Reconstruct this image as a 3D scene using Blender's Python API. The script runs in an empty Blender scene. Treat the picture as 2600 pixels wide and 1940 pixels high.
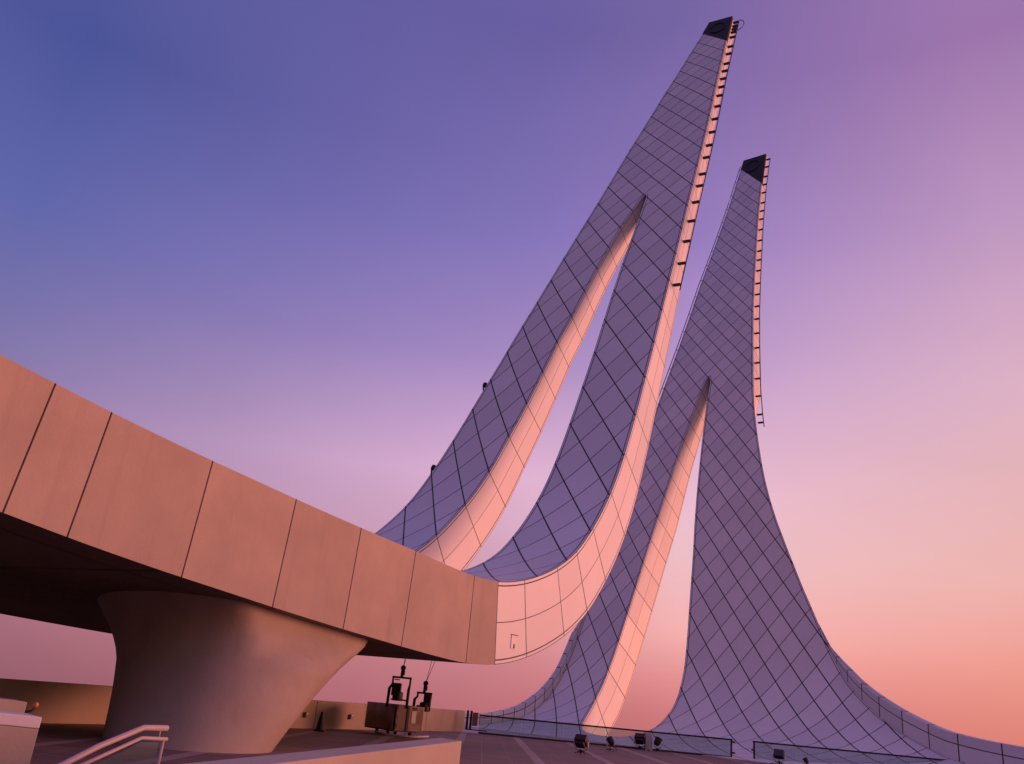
import bpy, bmesh, math, random
import numpy as np
from mathutils import Vector, Matrix
R = math.radians
random.seed(7)
scene = bpy.context.scene
C = scene.collection

# ------------------------------------------------------------------ camera
EYE = 1.73
th, ro = R(20.38), R(5.54)
r0 = Vector((1, 0, 0)); u0 = Vector((0, -math.sin(th), math.cos(th))); fw = Vector((0, math.cos(th), math.sin(th)))
cr = math.cos(ro) * r0 + math.sin(ro) * u0
cu = -math.sin(ro) * r0 + math.cos(ro) * u0
cam = bpy.data.cameras.new('camera'); cam.sensor_width = 36; cam.lens = 36 * 2186 / 2600
cam.clip_start = 0.1; cam.clip_end = 5000
co = bpy.data.objects.new('camera', cam); C.objects.link(co)
m = Matrix((cr, cu, -fw)).transposed().to_4x4(); m.translation = Vector((0, 0, EYE))
co.matrix_world = m; scene.camera = co

# ------------------------------------------------------------------ sky
SUN_AZ, SUN_EL = R(81), R(3.2)          # azimuth clockwise from +Y
def lin(c):
    return tuple(((v / 255) / 12.92 if v / 255 <= .04045 else ((v / 255 + .055) / 1.055) ** 2.4) for v in c)
world = bpy.data.worlds.new('World'); scene.world = world; world.use_nodes = True
nt = world.node_tree; nt.nodes.clear()
def nd(t, **k):
    n = nt.nodes.new(t)
    for a, b in k.items(): setattr(n, a, b)
    return n
def mth(op, a, b=None):
    n = nd('ShaderNodeMath', operation=op)
    for i, v in enumerate((a, b)):
        if v is None: continue
        if isinstance(v, (int, float)): n.inputs[i].default_value = v
        else: nt.links.new(v, n.inputs[i])
    return n.outputs[0]
tc = nd('ShaderNodeTexCoord'); sp = nd('ShaderNodeSeparateXYZ'); nt.links.new(tc.outputs['Generated'], sp.inputs[0])
el = mth('MULTIPLY', mth('ARCSINE', sp.outputs[2]), 180 / math.pi)
az = mth('MULTIPLY', mth('ARCTAN2', sp.outputs[0], sp.outputs[1]), 180 / math.pi)
azw = mth('SUBTRACT', mth('MODULO', mth('ADD', az, 510), 360), 150)      # -150 .. 210
pos = mth('DIVIDE', mth('ADD', el, 20), 110)
SKY = [
 (-150, {-20: (8, 6, 9), -4: (14, 11, 16), 0: (24, 19, 26), 6: (42, 33, 48), 14: (96, 78, 112), 25: (138, 114, 170), 45: (152, 126, 196), 70: (144, 122, 192), 90: (134, 118, 186)}),
 (-33, {-20: (36, 24, 30), -4: (120, 78, 92), 0: (150, 97, 112), 4: (170, 112, 132), 10: (156, 124, 166), 17: (127, 118, 171), 25: (96, 102, 170), 35: (75, 84, 153), 55: (110, 104, 168), 90: (134, 118, 186)}),
 (0, {-20: (46, 28, 30), -4: (165, 98, 108), 0: (192, 115, 123), 5: (216, 142, 152), 10: (214, 166, 190), 14: (222, 176, 208), 22: (166, 138, 194), 30: (130, 115, 182), 43: (104, 93, 160), 60: (118, 108, 172), 90: (134, 118, 186)}),
 (12, {-20: (50, 28, 28), -4: (178, 102, 104), 0: (206, 120, 122), 2: (226, 140, 142), 5: (246, 176, 174), 10: (238, 190, 198), 14: (232, 186, 208), 22: (184, 150, 200), 30: (150, 124, 190), 43: (118, 100, 162), 60: (122, 110, 174), 90: (134, 118, 186)}),
 (32, {-20: (60, 30, 26), -4: (205, 112, 100), 0: (222, 128, 115), 4: (236, 150, 138), 9: (238, 180, 174), 15: (232, 182, 188), 20: (222, 178, 198), 30: (192, 152, 196), 40: (155, 115, 170), 90: (134, 118, 186)}),
 (100, {-20: (60, 26, 18), -4: (200, 90, 60), 0: (255, 150, 105), 5: (255, 170, 130), 12: (250, 185, 160), 22: (225, 175, 185), 40: (150, 120, 175), 90: (134, 118, 186)}),
 (210, {-20: (8, 6, 9), -4: (14, 11, 16), 0: (24, 19, 26), 6: (42, 33, 48), 14: (96, 78, 112), 25: (138, 114, 170), 45: (152, 126, 196), 70: (144, 122, 192), 90: (134, 118, 186)}),
]
prev = None
for i, (a, tab) in enumerate(SKY):
    rp = nd('ShaderNodeValToRGB'); e = rp.color_ramp.elements
    rp.color_ramp.interpolation = 'B_SPLINE' if False else 'EASE' if False else 'LINEAR'
    ks = sorted(tab)
    while len(e) < len(ks): e.new(1)
    for q, k in zip(e, ks): q.position = (k + 20) / 110; q.color = (*lin(tab[k]), 1)
    nt.links.new(pos, rp.inputs[0])
    if prev is None: prev = rp.outputs[0]
    else:
        f = nd('ShaderNodeMapRange', interpolation_type='LINEAR'); f.inputs[1].default_value = SKY[i - 1][0]; f.inputs[2].default_value = a
        nt.links.new(azw, f.inputs[0])
        mx = nd('ShaderNodeMix', data_type='RGBA'); nt.links.new(f.outputs[0], mx.inputs[0])
        nt.links.new(prev, mx.inputs[6]); nt.links.new(rp.outputs[0], mx.inputs[7]); prev = mx.outputs[2]
sky = nd('ShaderNodeTexSky', sky_type='NISHITA'); sky.sun_disc = False; sky.sun_elevation = SUN_EL; sky.sun_rotation = SUN_AZ
bg1 = nd('ShaderNodeBackground'); bg2 = nd('ShaderNodeBackground'); ad = nd('ShaderNodeAddShader'); wo = nd('ShaderNodeOutputWorld')
nz = nd('ShaderNodeTexNoise'); nz.inputs['Scale'].default_value = 2.2; nz.inputs['Detail'].default_value = 5; mpz = nd('ShaderNodeMapping'); mpz.inputs['Scale'].default_value = (1, 1, 2.6)
nt.links.new(tc.outputs['Generated'], mpz.inputs[0]); nt.links.new(mpz.outputs[0], nz.inputs[0])
vz = nd('ShaderNodeMapRange'); vz.inputs[1].default_value = .3; vz.inputs[2].default_value = .7; vz.inputs[3].default_value = .955; vz.inputs[4].default_value = 1.045
nt.links.new(nz.outputs[0], vz.inputs[0]); sc_ = nd('ShaderNodeVectorMath', operation='SCALE'); nt.links.new(prev, sc_.inputs[0]); nt.links.new(vz.outputs[0], sc_.inputs[3])
nt.links.new(sc_.outputs[0], bg1.inputs[0]); bg1.inputs[1].default_value = 1.0
nt.links.new(sky.outputs[0], bg2.inputs[0]); bg2.inputs[1].default_value = 0.002
nt.links.new(bg1.outputs[0], ad.inputs[0]); nt.links.new(bg2.outputs[0], ad.inputs[1]); nt.links.new(ad.outputs[0], wo.inputs[0])
# ------------------------------------------------------------------ sun (afterglow low on the right)
sl = bpy.data.lights.new('sun', 'SUN'); sl.energy = 3.6; sl.angle = R(26); sl.color = (1.0, .345, .235)
so = bpy.data.objects.new('sun', sl); C.objects.link(so)
sd = Vector((math.sin(SUN_AZ) * math.cos(SUN_EL), math.cos(SUN_AZ) * math.cos(SUN_EL), math.sin(SUN_EL)))
so.rotation_euler = sd.to_track_quat('Z', 'Y').to_euler(); so.location = (60, -10, 30)
scene.view_settings.view_transform = 'Standard'; scene.view_settings.look = 'None'
scene.view_settings.exposure = 0; scene.view_settings.gamma = 1

# ------------------------------------------------------------------ materials
class MT:
    def __init__(s, name):
        s.m = bpy.data.materials.new(name); s.m.use_nodes = True; s.t = s.m.node_tree
        s.b = s.t.nodes['Principled BSDF']
    def n(s, t, **k):
        q = s.t.nodes.new(t)
        for a, b in k.items(): setattr(q, a, b)
        return q
    def l(s, a, b): s.t.links.new(a, b)
    def math(s, op, a, b=None, c=None):
        q = s.n('ShaderNodeMath', operation=op)
        for i, v in enumerate((a, b, c)):
            if v is None: continue
            if isinstance(v, (int, float)): q.inputs[i].default_value = v
            else: s.l(v, q.inputs[i])
        return q.outputs[0]
    def mix(s, f, a, b, blend='MIX'):
        q = s.n('ShaderNodeMix', data_type='RGBA', blend_type=blend)
        for i, v in ((0, f), (6, a), (7, b)):
            if isinstance(v, (int, float)): q.inputs[i].default_value = v
            elif isinstance(v, tuple): q.inputs[i].default_value = (*v, 1) if len(v) == 3 else v
            else: s.l(v, q.inputs[i])
        return q.outputs[2]
    def ramp(s, f, a, b):
        q = s.n('ShaderNodeMapRange'); q.inputs[1].default_value = a[0]; q.inputs[2].default_value = a[1]
        q.inputs[3].default_value = b[0]; q.inputs[4].default_value = b[1]; s.l(f, q.inputs[0]); return q.outputs[0]
    def noise(s, scale, detail=4, vec=None, rough=.6):
        q = s.n('ShaderNodeTexNoise'); q.inputs['Scale'].default_value = scale; q.inputs['Detail'].default_value = detail
        q.inputs['Roughness'].default_value = rough
        if vec is None:
            t = s.n('ShaderNodeTexCoord'); vec = t.outputs['Object']
        s.l(vec, q.inputs[0]); return q.outputs[0]
    def obj(s, sc=(1, 1, 1)):
        t = s.n('ShaderNodeTexCoord'); mp = s.n('ShaderNodeMapping'); mp.inputs['Scale'].default_value = sc
        s.l(t.outputs['Object'], mp.inputs[0]); return mp.outputs[0]
    def attr(s, name):
        return s.n('ShaderNodeAttribute', attribute_name=name).outputs['Fac']
    def color(s, c): s.l(c, s.b.inputs['Base Color'])
    def bump(s, h, st, dist=.02):
        q = s.n('ShaderNodeBump'); q.inputs['Strength'].default_value = st; q.inputs['Distance'].default_value = dist
        s.l(h, q.inputs['Height']); s.l(q.outputs[0], s.b.inputs['Normal'])

def plain(name, col, rough=.6, metal=0, var=.12, scale=6):
    t = MT(name); f = t.noise(scale, 5)
    lo = tuple(v * (1 - var) for v in col); hi = tuple(min(1, v * (1 + var)) for v in col)
    t.color(t.mix(t.ramp(f, (.3, .7), (0, 1)), lo, hi))
    t.b.inputs['Roughness'].default_value = rough; t.b.inputs['Metallic'].default_value = metal
    return t.m

def cladding():
    """white tower cladding: two families of joints run on attributes ka, kb (integer = a joint), with tone changing panel by panel"""
    t = MT('tower_cladding')
    def line(k, g, w):
        f = t.math('FRACT', t.math('ADD', k, .5)); dd = t.math('ABSOLUTE', t.math('SUBTRACT', f, .5))
        met = t.math('DIVIDE', dd, t.math('MAXIMUM', g, .001))
        return t.math('SUBTRACT', 1, t.ramp(met, (w * .75, w * 1.25), (0, 1)))
    ka, kb, ga, gb, ed = (t.attr(x) for x in ('ka', 'kb', 'ga', 'gb', 'ed'))
    la = line(ka, ga, .040); lb = t.math('MULTIPLY', line(kb, gb, .028), .92)
    e1 = t.math('ABSOLUTE', t.math('SUBTRACT', ed, .16)); le = t.math('SUBTRACT', 1, t.ramp(e1, (.018, .032), (0, 1)))
    e0 = t.math('SUBTRACT', 1, t.ramp(t.math('ABSOLUTE', ed), (.015, .03), (0, 1)))
    L = t.math('MAXIMUM', t.math('MAXIMUM', la, lb), t.math('MAXIMUM', le, e0))
    cb = t.n('ShaderNodeCombineXYZ'); t.l(t.math('FLOOR', ka), cb.inputs[0]); t.l(t.math('FLOOR', kb), cb.inputs[1])
    wn = t.n('ShaderNodeTexWhiteNoise', noise_dimensions='3D'); t.l(cb.outputs[0], wn.inputs[0])
    panel = t.mix(wn.outputs[0], (.61, .605, .625), (.73, .725, .735))
    soft = t.noise(.35, 4); fine = t.noise(9, 3)
    c = t.mix(t.ramp(soft, (.35, .7), (0, .22)), panel, (.55, .54, .54), 'MIX')
    c = t.mix(t.ramp(fine, (.3, .8), (0, .10)), c, (.50, .49, .48))
    st = t.noise(1.0, 6, t.obj((1.6, 1.6, .07)))
    c = t.mix(t.ramp(st, (.58, .78), (0, .22)), c, (.44, .42, .41))
    c = t.mix(L, c, (.016, .011, .016)); t.color(c)
    t.b.inputs['Roughness'].default_value = .5
    t.l(t.ramp(wn.outputs[0], (0, 1), (.42, .6)), t.b.inputs['Roughness'])
    t.b.inputs['Specular IOR Level'].default_value = .35
    t.bump(t.math('ADD', t.math('MULTIPLY', L, -1), t.math('MULTIPLY', fine, .12)), .5, .03)
    return t.m

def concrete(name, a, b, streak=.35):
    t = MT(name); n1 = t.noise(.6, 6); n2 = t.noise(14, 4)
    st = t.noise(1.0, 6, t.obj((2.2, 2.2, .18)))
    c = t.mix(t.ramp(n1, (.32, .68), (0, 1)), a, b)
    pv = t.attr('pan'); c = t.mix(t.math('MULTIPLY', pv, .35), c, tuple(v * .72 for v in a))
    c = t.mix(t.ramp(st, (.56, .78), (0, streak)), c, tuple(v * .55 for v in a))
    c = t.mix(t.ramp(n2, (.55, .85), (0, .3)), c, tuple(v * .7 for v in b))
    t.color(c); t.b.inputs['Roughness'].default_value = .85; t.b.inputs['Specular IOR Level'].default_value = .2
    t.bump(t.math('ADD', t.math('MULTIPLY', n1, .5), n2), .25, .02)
    return t.m

def paving():
    t = MT('terrace_paving'); tcn = t.n('ShaderNodeTexCoord'); s = t.n('ShaderNodeSeparateXYZ'); t.l(tcn.outputs['Object'], s.inputs[0])
    X, Y = s.outputs[0], s.outputs[1]
    def per(v, p, o):       # distance to the nearest multiple of p
        f = t.math('FRACT', t.math('ADD', t.math('DIVIDE', t.math('SUBTRACT', v, o), p), .5))
        return t.math('MULTIPLY', t.math('ABSOLUTE', t.math('SUBTRACT', f, .5)), p)
    def band(dv, w, s_=.006): return t.math('SUBTRACT', 1, t.ramp(dv, (w, w + s_), (0, 1)))
    wide = band(per(X, 2.85, -.75), .17)
    jy = band(per(Y, .95, .2), .012); jx = band(per(X, .95, -.75), .008)
    yl = t.math('FLOOR', t.math('DIVIDE', t.math('SUBTRACT', Y, .2), .95)); xl = t.math('FLOOR', t.math('DIVIDE', t.math('ADD', X, .75), .95))
    cb = t.n('ShaderNodeCombineXYZ'); t.l(yl, cb.inputs[1]); t.l(xl, cb.inputs[0])
    wn = t.n('ShaderNodeTexWhiteNoise', noise_dimensions='2D'); t.l(cb.outputs[0], wn.inputs[0])
    wr = t.n('ShaderNodeTexWhiteNoise', noise_dimensions='1D'); t.l(yl, wr.inputs['W'])
    c = t.mix(wn.outputs[0], (.150, .098, .088), (.215, .140, .124))
    c = t.mix(t.math('MULTIPLY', wr.outputs[0], .5), c, (.135, .085, .09))
    n1 = t.noise(.35, 6); c = t.mix(t.ramp(n1, (.4, .7), (0, .6)), c, (.115, .075, .07))
    n2 = t.noise(20, 4); c = t.mix(t.ramp(n2, (.5, .8), (0, .35)), c, (.25, .175, .155))
    c = t.mix(wide, c, (.30, .225, .225)); c = t.mix(t.math('MAXIMUM', jy, t.math('MULTIPLY', jx, .6)), c, (.32, .23, .20)); t.color(c)
    t.b.inputs['Roughness'].default_value = .7; t.b.inputs['Specular IOR Level'].default_value = .3
    t.bump(n2, .2, .01); return t.m

def glassmat():
    t = MT('balustrade_glass'); o = t.t.nodes['Material Output']
    tr = t.n('ShaderNodeBsdfTransparent'); tr.inputs[0].default_value = (.84, .91, .91, 1)
    gl = t.n('ShaderNodeBsdfGlossy'); gl.inputs['Roughness'].default_value = .08; gl.inputs[0].default_value = (.8, .9, .9, 1)
    di = t.n('ShaderNodeBsdfDiffuse'); di.inputs[0].default_value = (.30, .36, .35, 1)
    f = t.noise(.5, 2)
    a = t.n('ShaderNodeMixShader'); t.l(t.ramp(f, (.35, .7), (.08, .15)), a.inputs[0]); t.l(tr.outputs[0], a.inputs[1]); t.l(di.outputs[0], a.inputs[2])
    b = t.n('ShaderNodeMixShader'); b.inputs[0].default_value = .06; t.l(a.outputs[0], b.inputs[1]); t.l(gl.outputs[0], b.inputs[2])
    t.l(b.outputs[0], o.inputs[0]); return t.m

def stainless():
    t = MT('brushed_steel'); n = t.noise(3, 6, t.obj((1, 1, 14))); n2 = t.noise(1.3, 4)
    t.color(t.mix(t.ramp(n2, (.35, .7), (0, 1)), (.16, .11, .10), (.34, .26, .24)))
    t.b.inputs['Metallic'].default_value = .75; t.l(t.ramp(n, (.3, .7), (.3, .5)), t.b.inputs['Roughness']); t.bump(n, .15, .01)
    return t.m

M = dict(
    clad=cladding(), conc=concrete('bridge_concrete', (.37, .295, .245), (.44, .352, .292), .28),
    pier=concrete('pier_concrete', (.31, .25, .21), (.38, .31, .26), .22),
    wall=concrete('wall_render', (.34, .27, .21), (.41, .33, .26), .25), soff=concrete('soffit_concrete_shaded', (.15, .11, .08), (.20, .15, .11), .3),  # soff: bridge concrete darkened, painting the underside's shade into its colour
    white=concrete('white_render', (.40, .33, .27), (.46, .39, .32), .15), pave=paving(), glass=glassmat(), steel=stainless(),
    black=plain('black_metal', (.012, .009, .010), .6, 0), dark=plain('dark_bronze', (.05, .032, .03), .5, .4),
    cap=plain('dark_louvre', (.012, .010, .016), .8), rail=plain('pale_painted_steel', (.46, .37, .35), .5, 0, .06), hatch=plain('hatch_panel', (.64, .63, .65), .5, 0, .04),
    step=plain('dark_grating', (.016, .010, .012), .7), rubber=plain('black_rubber', (.012, .012, .013), .7),
    grey=plain('pale_casing', (.42, .40, .42), .45), lens=plain('dark_lens', (.02, .02, .025), .12), label=plain('sticker', (.55, .50, .46), .5),
    orange=plain('orange_plastic', (.55, .20, .06), .4), floor=concrete('base_cladding', (.40, .38, .38), (.48, .46, .46), .1),
    brown=plain('bronze_panel', (.20, .13, .12), .5, .2))

# ------------------------------------------------------------------ helpers
def tag(o, label=None, cat=None, group=None, kind=None):
    for k, v in (('label', label), ('category', cat), ('group', group), ('kind', kind)):
        if v: o[k] = v
    return o
def empty(name, loc, label, cat, group=None):
    o = bpy.data.objects.new(name, None); C.objects.link(o); o.location = loc; o.empty_display_size = .3
    return tag(o, label, cat, group)
class MB:
    def __init__(s): s.v = []; s.f = []; s.a = {}; s.sm = []
    def quad(s, *ix, smooth=False): s.f.append(tuple(ix)); s.sm.append(smooth)
    def add(s, p, **at):
        s.v.append(tuple(p))
        for k, v in at.items(): s.a.setdefault(k, {})[len(s.v) - 1] = v
        return len(s.v) - 1
    def box(s, c, sz, ax=None, taper=1.0):
        """box at centre c; ax: three unit vectors"""
        c = Vector(c); ax = ax or (Vector((1, 0, 0)), Vector((0, 1, 0)), Vector((0, 0, 1)))
        i = []
        for k in (-1, 1):
            tp = 1.0 if k < 0 else taper
            for a, b in ((-1, -1), (1, -1), (1, 1), (-1, 1)):
                i.append(s.add(c + ax[0] * (a * sz[0] / 2 * tp) + ax[1] * (b * sz[1] / 2 * tp) + ax[2] * (k * sz[2] / 2)))
        for q in ((3, 2, 1, 0), (4, 5, 6, 7), (0, 1, 5, 4), (1, 2, 6, 5), (2, 3, 7, 6), (3, 0, 4, 7)): s.quad(*[i[k] for k in q])
    def tube(s, pts, r, n=8, closed=False):
        pts = [Vector(p) for p in pts]; rings = []
        for k, p in enumerate(pts):
            a = pts[max(k - 1, 0)] if not closed else pts[k - 1]; b = pts[min(k + 1, len(pts) - 1)] if not closed else pts[(k + 1) % len(pts)]
            t = (b - a).normalized(); up = Vector((0, 0, 1)) if abs(t.z) < .9 else Vector((1, 0, 0))
            x = t.cross(up).normalized(); y = x.cross(t)
            rr = r[k] if isinstance(r, (list, tuple)) else r
            rings.append([s.add(p + (x * math.cos(2 * math.pi * j / n) + y * math.sin(2 * math.pi * j / n)) * rr) for j in range(n)])
        m_ = len(rings)
        for k in range(m_ if closed else m_ - 1):
            A, B = rings[k], rings[(k + 1) % m_]
            for j in range(n): s.quad(A[j], B[j], B[(j + 1) % n], A[(j + 1) % n], smooth=True)
        if not closed:
            s.quad(*rings[0]); s.quad(*rings[-1][::-1])
    def lathe(s, prof, c, n=24, ax=None):
        c = Vector(c); ax = ax or (Vector((1, 0, 0)), Vector((0, 1, 0)), Vector((0, 0, 1))); rings = []
        for r_, z_ in prof:
            rings.append([s.add(c + (ax[0] * math.cos(2 * math.pi * j / n) + ax[1] * math.sin(2 * math.pi * j / n)) * r_ + ax[2] * z_) for j in range(n)])
        for A, B in zip(rings, rings[1:]):
            for j in range(n): s.quad(A[j], A[(j + 1) % n], B[(j + 1) % n], B[j], smooth=True)
        s.quad(*rings[0][::-1]); s.quad(*rings[-1])
    def build(s, name, mat, parent=None, bevel=0):
        me = bpy.data.meshes.new(name); base = Vector((0, 0, 0))
        if parent is not None:
            base = parent.location.copy(); p = parent.parent
            while p is not None: base += p.location; p = p.parent
        me.from_pydata([tuple(Vector(v) - base) for v in s.v], [], s.f); me.update()
        for k, dct in s.a.items():
            at = me.attributes.new(k, 'FLOAT', 'POINT'); arr = np.zeros(len(s.v), dtype=np.float32)
            for i, v in dct.items(): arr[i] = v
            at.data.foreach_set('value', arr)
        me.polygons.foreach_set('use_smooth', s.sm); me.materials.append(mat)
        o = bpy.data.objects.new(name, me); C.objects.link(o)
        if parent is not None: o.parent = parent
        if bevel:
            b = o.modifiers.new('bevel', 'BEVEL'); b.width = bevel; b.segments = 2; b.limit_method = 'ANGLE'
        return o

# ------------------------------------------------------------------ ribbon towers
class Ribbon:
    """a curved sheet: profile (u along d, z) with arc length s, width w along -n, thickness q behind the front face"""
    def __init__(s, org, ang, prof, tk):
        s.o = np.array(org, float); a = R(ang)
        s.d = np.array([math.sin(a), math.cos(a), 0]); s.n = np.array([math.cos(a), -math.sin(a), 0])
        P = np.array(prof, float); E = np.vstack([2 * P[0] - P[1], P, 2 * P[-1] - P[-2]])
        out = []
        for i in range(1, len(E) - 2):
            p0, p1, p2, p3 = E[i - 1:i + 3]
            for t in (0, .25, .5, .75):
                out.append(.5 * (2 * p1 + (p2 - p0) * t + (2 * p0 - 5 * p1 + 4 * p2 - p3) * t * t + (3 * p1 - p0 - 3 * p2 + p3) * t ** 3))
        out.append(P[-1]); s.L = np.array(out)
        s.s = np.concatenate([[0], np.cumsum(np.linalg.norm(np.diff(s.L, axis=0), axis=1))])
        T = np.gradient(s.L, axis=0); T /= np.linalg.norm(T, axis=1)[:, None]; s.T = T; s.tk = np.array(tk, float)
    def t(s, x): return float(np.interp(x, s.tk[:, 0], s.tk[:, 1]))
    def uz(s, x):
        x_ = min(max(x, 0), s.s[-1]); u = np.interp(x_, s.s, s.L[:, 0]); z = np.interp(x_, s.s, s.L[:, 1])
        T = np.array([np.interp(x_, s.s, s.T[:, 0]), np.interp(x_, s.s, s.T[:, 1])]); T /= np.linalg.norm(T)
        e = x - x_; return u + T[0] * e, z + T[1] * e, T
    def p(s, x, w, q=0.):
        u, z, T = s.uz(x); u += T[1] * q; z -= T[0] * q
        P = s.o + s.d * u - s.n * w; P[2] = s.o[2] * 0 + z
        return Vector(P)
    def frame(s, x):       # along, across (+w), front normal
        u, z, T = s.uz(x); al = Vector(s.d * T[0]) + Vector((0, 0, T[1])); ac = Vector(-s.n); fn = Vector(-s.d * T[1]) + Vector((0, 0, T[0]))
        return al, ac, fn
def poly2(c, m_, cs, cw):
    def f(s_, w_):
        x = (s_ - cs[0]) / cs[1]; y = (w_ - cw[0]) / cw[1]; k = 0; r_ = 0
        for i in range(m_ + 1):
            for j in range(m_ + 1 - i): r_ += c[k] * x ** i * y ** j; k += 1
        return r_
    return f
def grid_front(mb, rb, rows, wa, wb, ncol, KA, KB, q=lambda s_: 0., back=False, eL=True, eR=True):
    prev = None
    for s_ in rows:
        a, b = wa(s_), wb(s_); cur = []
        for j in range(ncol + 1):
            w = a + (b - a) * j / ncol
            h = .05
            ka, kb = KA(s_, w), KB(s_, w)
            ga = math.hypot(KA(s_ + h, w) - ka, KA(s_, w + h) - ka) / h; gb = math.hypot(KB(s_ + h, w) - kb, KB(s_, w + h) - kb) / h
            ed = min(w - a if eR else 9, b - w if eL else 9)
            cur.append(mb.add(rb.p(s_, w, q(s_)), ka=ka, kb=kb, ga=ga, gb=gb, ed=ed))
        if prev:
            for j in range(ncol):
                f = (prev[j], prev[j + 1], cur[j + 1], cur[j])
                mb.quad(*(f if back else f[::-1]), smooth=True)
        prev = cur
def wall(mb, rb, rows, w, KA, right, nq=4, und=None):
    """side face at w(s), from the front edge to the back edge"""
    prev = None
    for s_ in rows:
        ww = w(s_); t_ = rb.t(s_); cur = []
        g = abs(KA(s_ + .05, ww) - KA(s_, ww)) / .05
        for j in range(nq + 1):
            q = t_ * j / nq
            cur.append(mb.add(rb.p(s_, ww + (und(s_) * q if und else 0), q), ka=KA(s_, ww), ga=g * .8, kb=q / t_ + .5, gb=.62 / t_, ed=min(q, t_ - q)))
        if prev:
            for j in range(nq):
                f = (prev[j], prev[j + 1], cur[j + 1], cur[j])
                mb.quad(*(f if right else f[::-1]), smooth=True)
        prev = cur
def endcap(mb, rb, s_, a, b, up=True):
    t_ = rb.t(s_); i = [mb.add(rb.p(s_, w, q), ka=.5, kb=.5, ga=1, gb=1, ed=5) for w, q in ((a, 0), (b, 0), (b, t_), (a, t_))]
    mb.quad(*(i if up else i[::-1]))
def interp(tab):
    tab = sorted(tab); x = [q[0] for q in tab]; y = [q[1] for q in tab]
    return lambda v: float(np.interp(v, x, y))
def frange(a, b, st):
    n = max(1, int(round((b - a) / st))); return [a + (b - a) * i / n for i in range(n + 1)]

# ---- front minaret
PROF1 = [[-40.0,9.35],[-38.01,9.12],[-36.03,8.89],[-34.04,8.66],[-32.05,8.44],[-30.07,8.21],[-28.08,7.98],[-26.09,7.75],[-24.1,7.52],[-22.12,7.29],[-20.13,7.07],[-18.14,6.88],[-16.15,6.73],[-14.15,6.61],[-12.15,6.49],[-10.16,6.39],[-8.16,6.3],[-6.16,6.22],[-4.16,6.12],[-2.17,6.06],[-0.18,6.16],[1.78,6.51],[3.7,7.07],[5.55,7.81],[7.28,8.77],[8.83,10.02],[10.24,11.42],[11.51,12.95],[12.62,14.61],[13.61,16.35],[14.54,18.12],[15.42,19.91],[16.29,21.71],[17.16,23.51],[17.99,25.33],[18.83,27.15],[19.68,28.96],[20.53,30.77],[21.38,32.57],[22.22,34.39],[23.05,36.21],[23.88,38.03],[24.74,39.82],[25.6,41.63],[26.45,43.45],[27.3,45.26],[28.14,47.07],[28.96,48.89],[29.75,50.73],[30.53,52.57],[31.29,54.43],[32.07,56.27],[32.88,58.09],[33.72,59.9],[34.54,61.72],[35.35,63.55],[36.17,65.37],[37.0,67.19],[37.2,67.65]]
rb1 = Ribbon((.329, 34.698, 0), 29, PROF1, [(0, 2.75), (20, 2.8), (34, 3.1), (47, 3.14), (52, 3.05), (57, 2.82), (62, 2.57), (70, 2.25), (76, 1.95), (87, 1.75), (97, 1.6), (114, 1.5)])
KA1 = poly2([8.65,2.434,0.039,0.068,-7.996,0.243,0.043,-0.713,-0.041,-0.271], 3, (75, 25), (5, 5))
KA1f = KA1
_jt = [(39.93, 18), (42.2, 17), (45.6, 16), (47.9, 15), (50.2, 14), (53.5, 13), (56.7, 12), (59.93, 11)]
def _dl(s_):      # the joints on the side face fix the count where the leg sweeps down
    if s_ >= 59.93: return 11 - KA1f(59.93, 0)
    return float(np.interp(s_, [q[0] for q in _jt], [q[1] for q in _jt])) - KA1f(s_, 0)
KA1 = lambda s_, w_: KA1f(s_, w_) + _dl(s_)
KB1 = poly2([6.158,-2.668,-0.065,-0.042,-9.323,-0.489,-0.129,-1.272,-0.175,-0.311], 3, (75, 25), (5, 5))
S1J, S1B, S1T, S1E = 39.94, 43.0, 84.4, 114.55
wE1 = interp([(0, 18.5), (32, 18.4), (37, 17.0), (42, 15.2), (46, 13.9), (49.97, 13.08), (52.5, 12.68), (55.72, 12.36), (58.65, 11.98), (61.52, 11.6), (64.27, 11.2), (67.89, 10.65), (72.11, 9.95), (77.26, 9.15), (82, 8.3), (86.76, 7.55), (92.42, 6.67), (97.17, 5.70), (101.23, 4.85), (103.13, 4.42), (107.06, 3.72), (110.71, 3.0), (112.3, 2.68), (114.6, 2.30)])
wL1 = interp([(43.0, 6.5), (43.25, 7.7), (43.8, 8.4), (44.8, 8.9), (46.5, 9.1), (47.88, 9.03), (49.27, 8.87), (52.47, 8.59), (55.4, 8.23), (58.82, 7.91), (61.44, 7.57), (64.34, 7.27), (67.33, 6.98), (69.88, 6.55), (72.53, 6.22), (75.2, 5.88), (77.63, 5.48), (80.11, 4.98), (82.19, 4.5), (84.06, 4.0), (84.4, 3.8)])
wR1 = interp([(43.0, 6.5), (43.25, 5.5), (43.8, 4.8), (44.6, 4.35), (46.3, 4.18), (59.7, 4.13), (66, 4.06), (72.5, 4.03), (75.5, 3.98), (78.3, 3.88), (81, 3.76), (83.8, 3.7), (84.4, 3.8)])
zero = lambda s_: 0.
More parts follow.
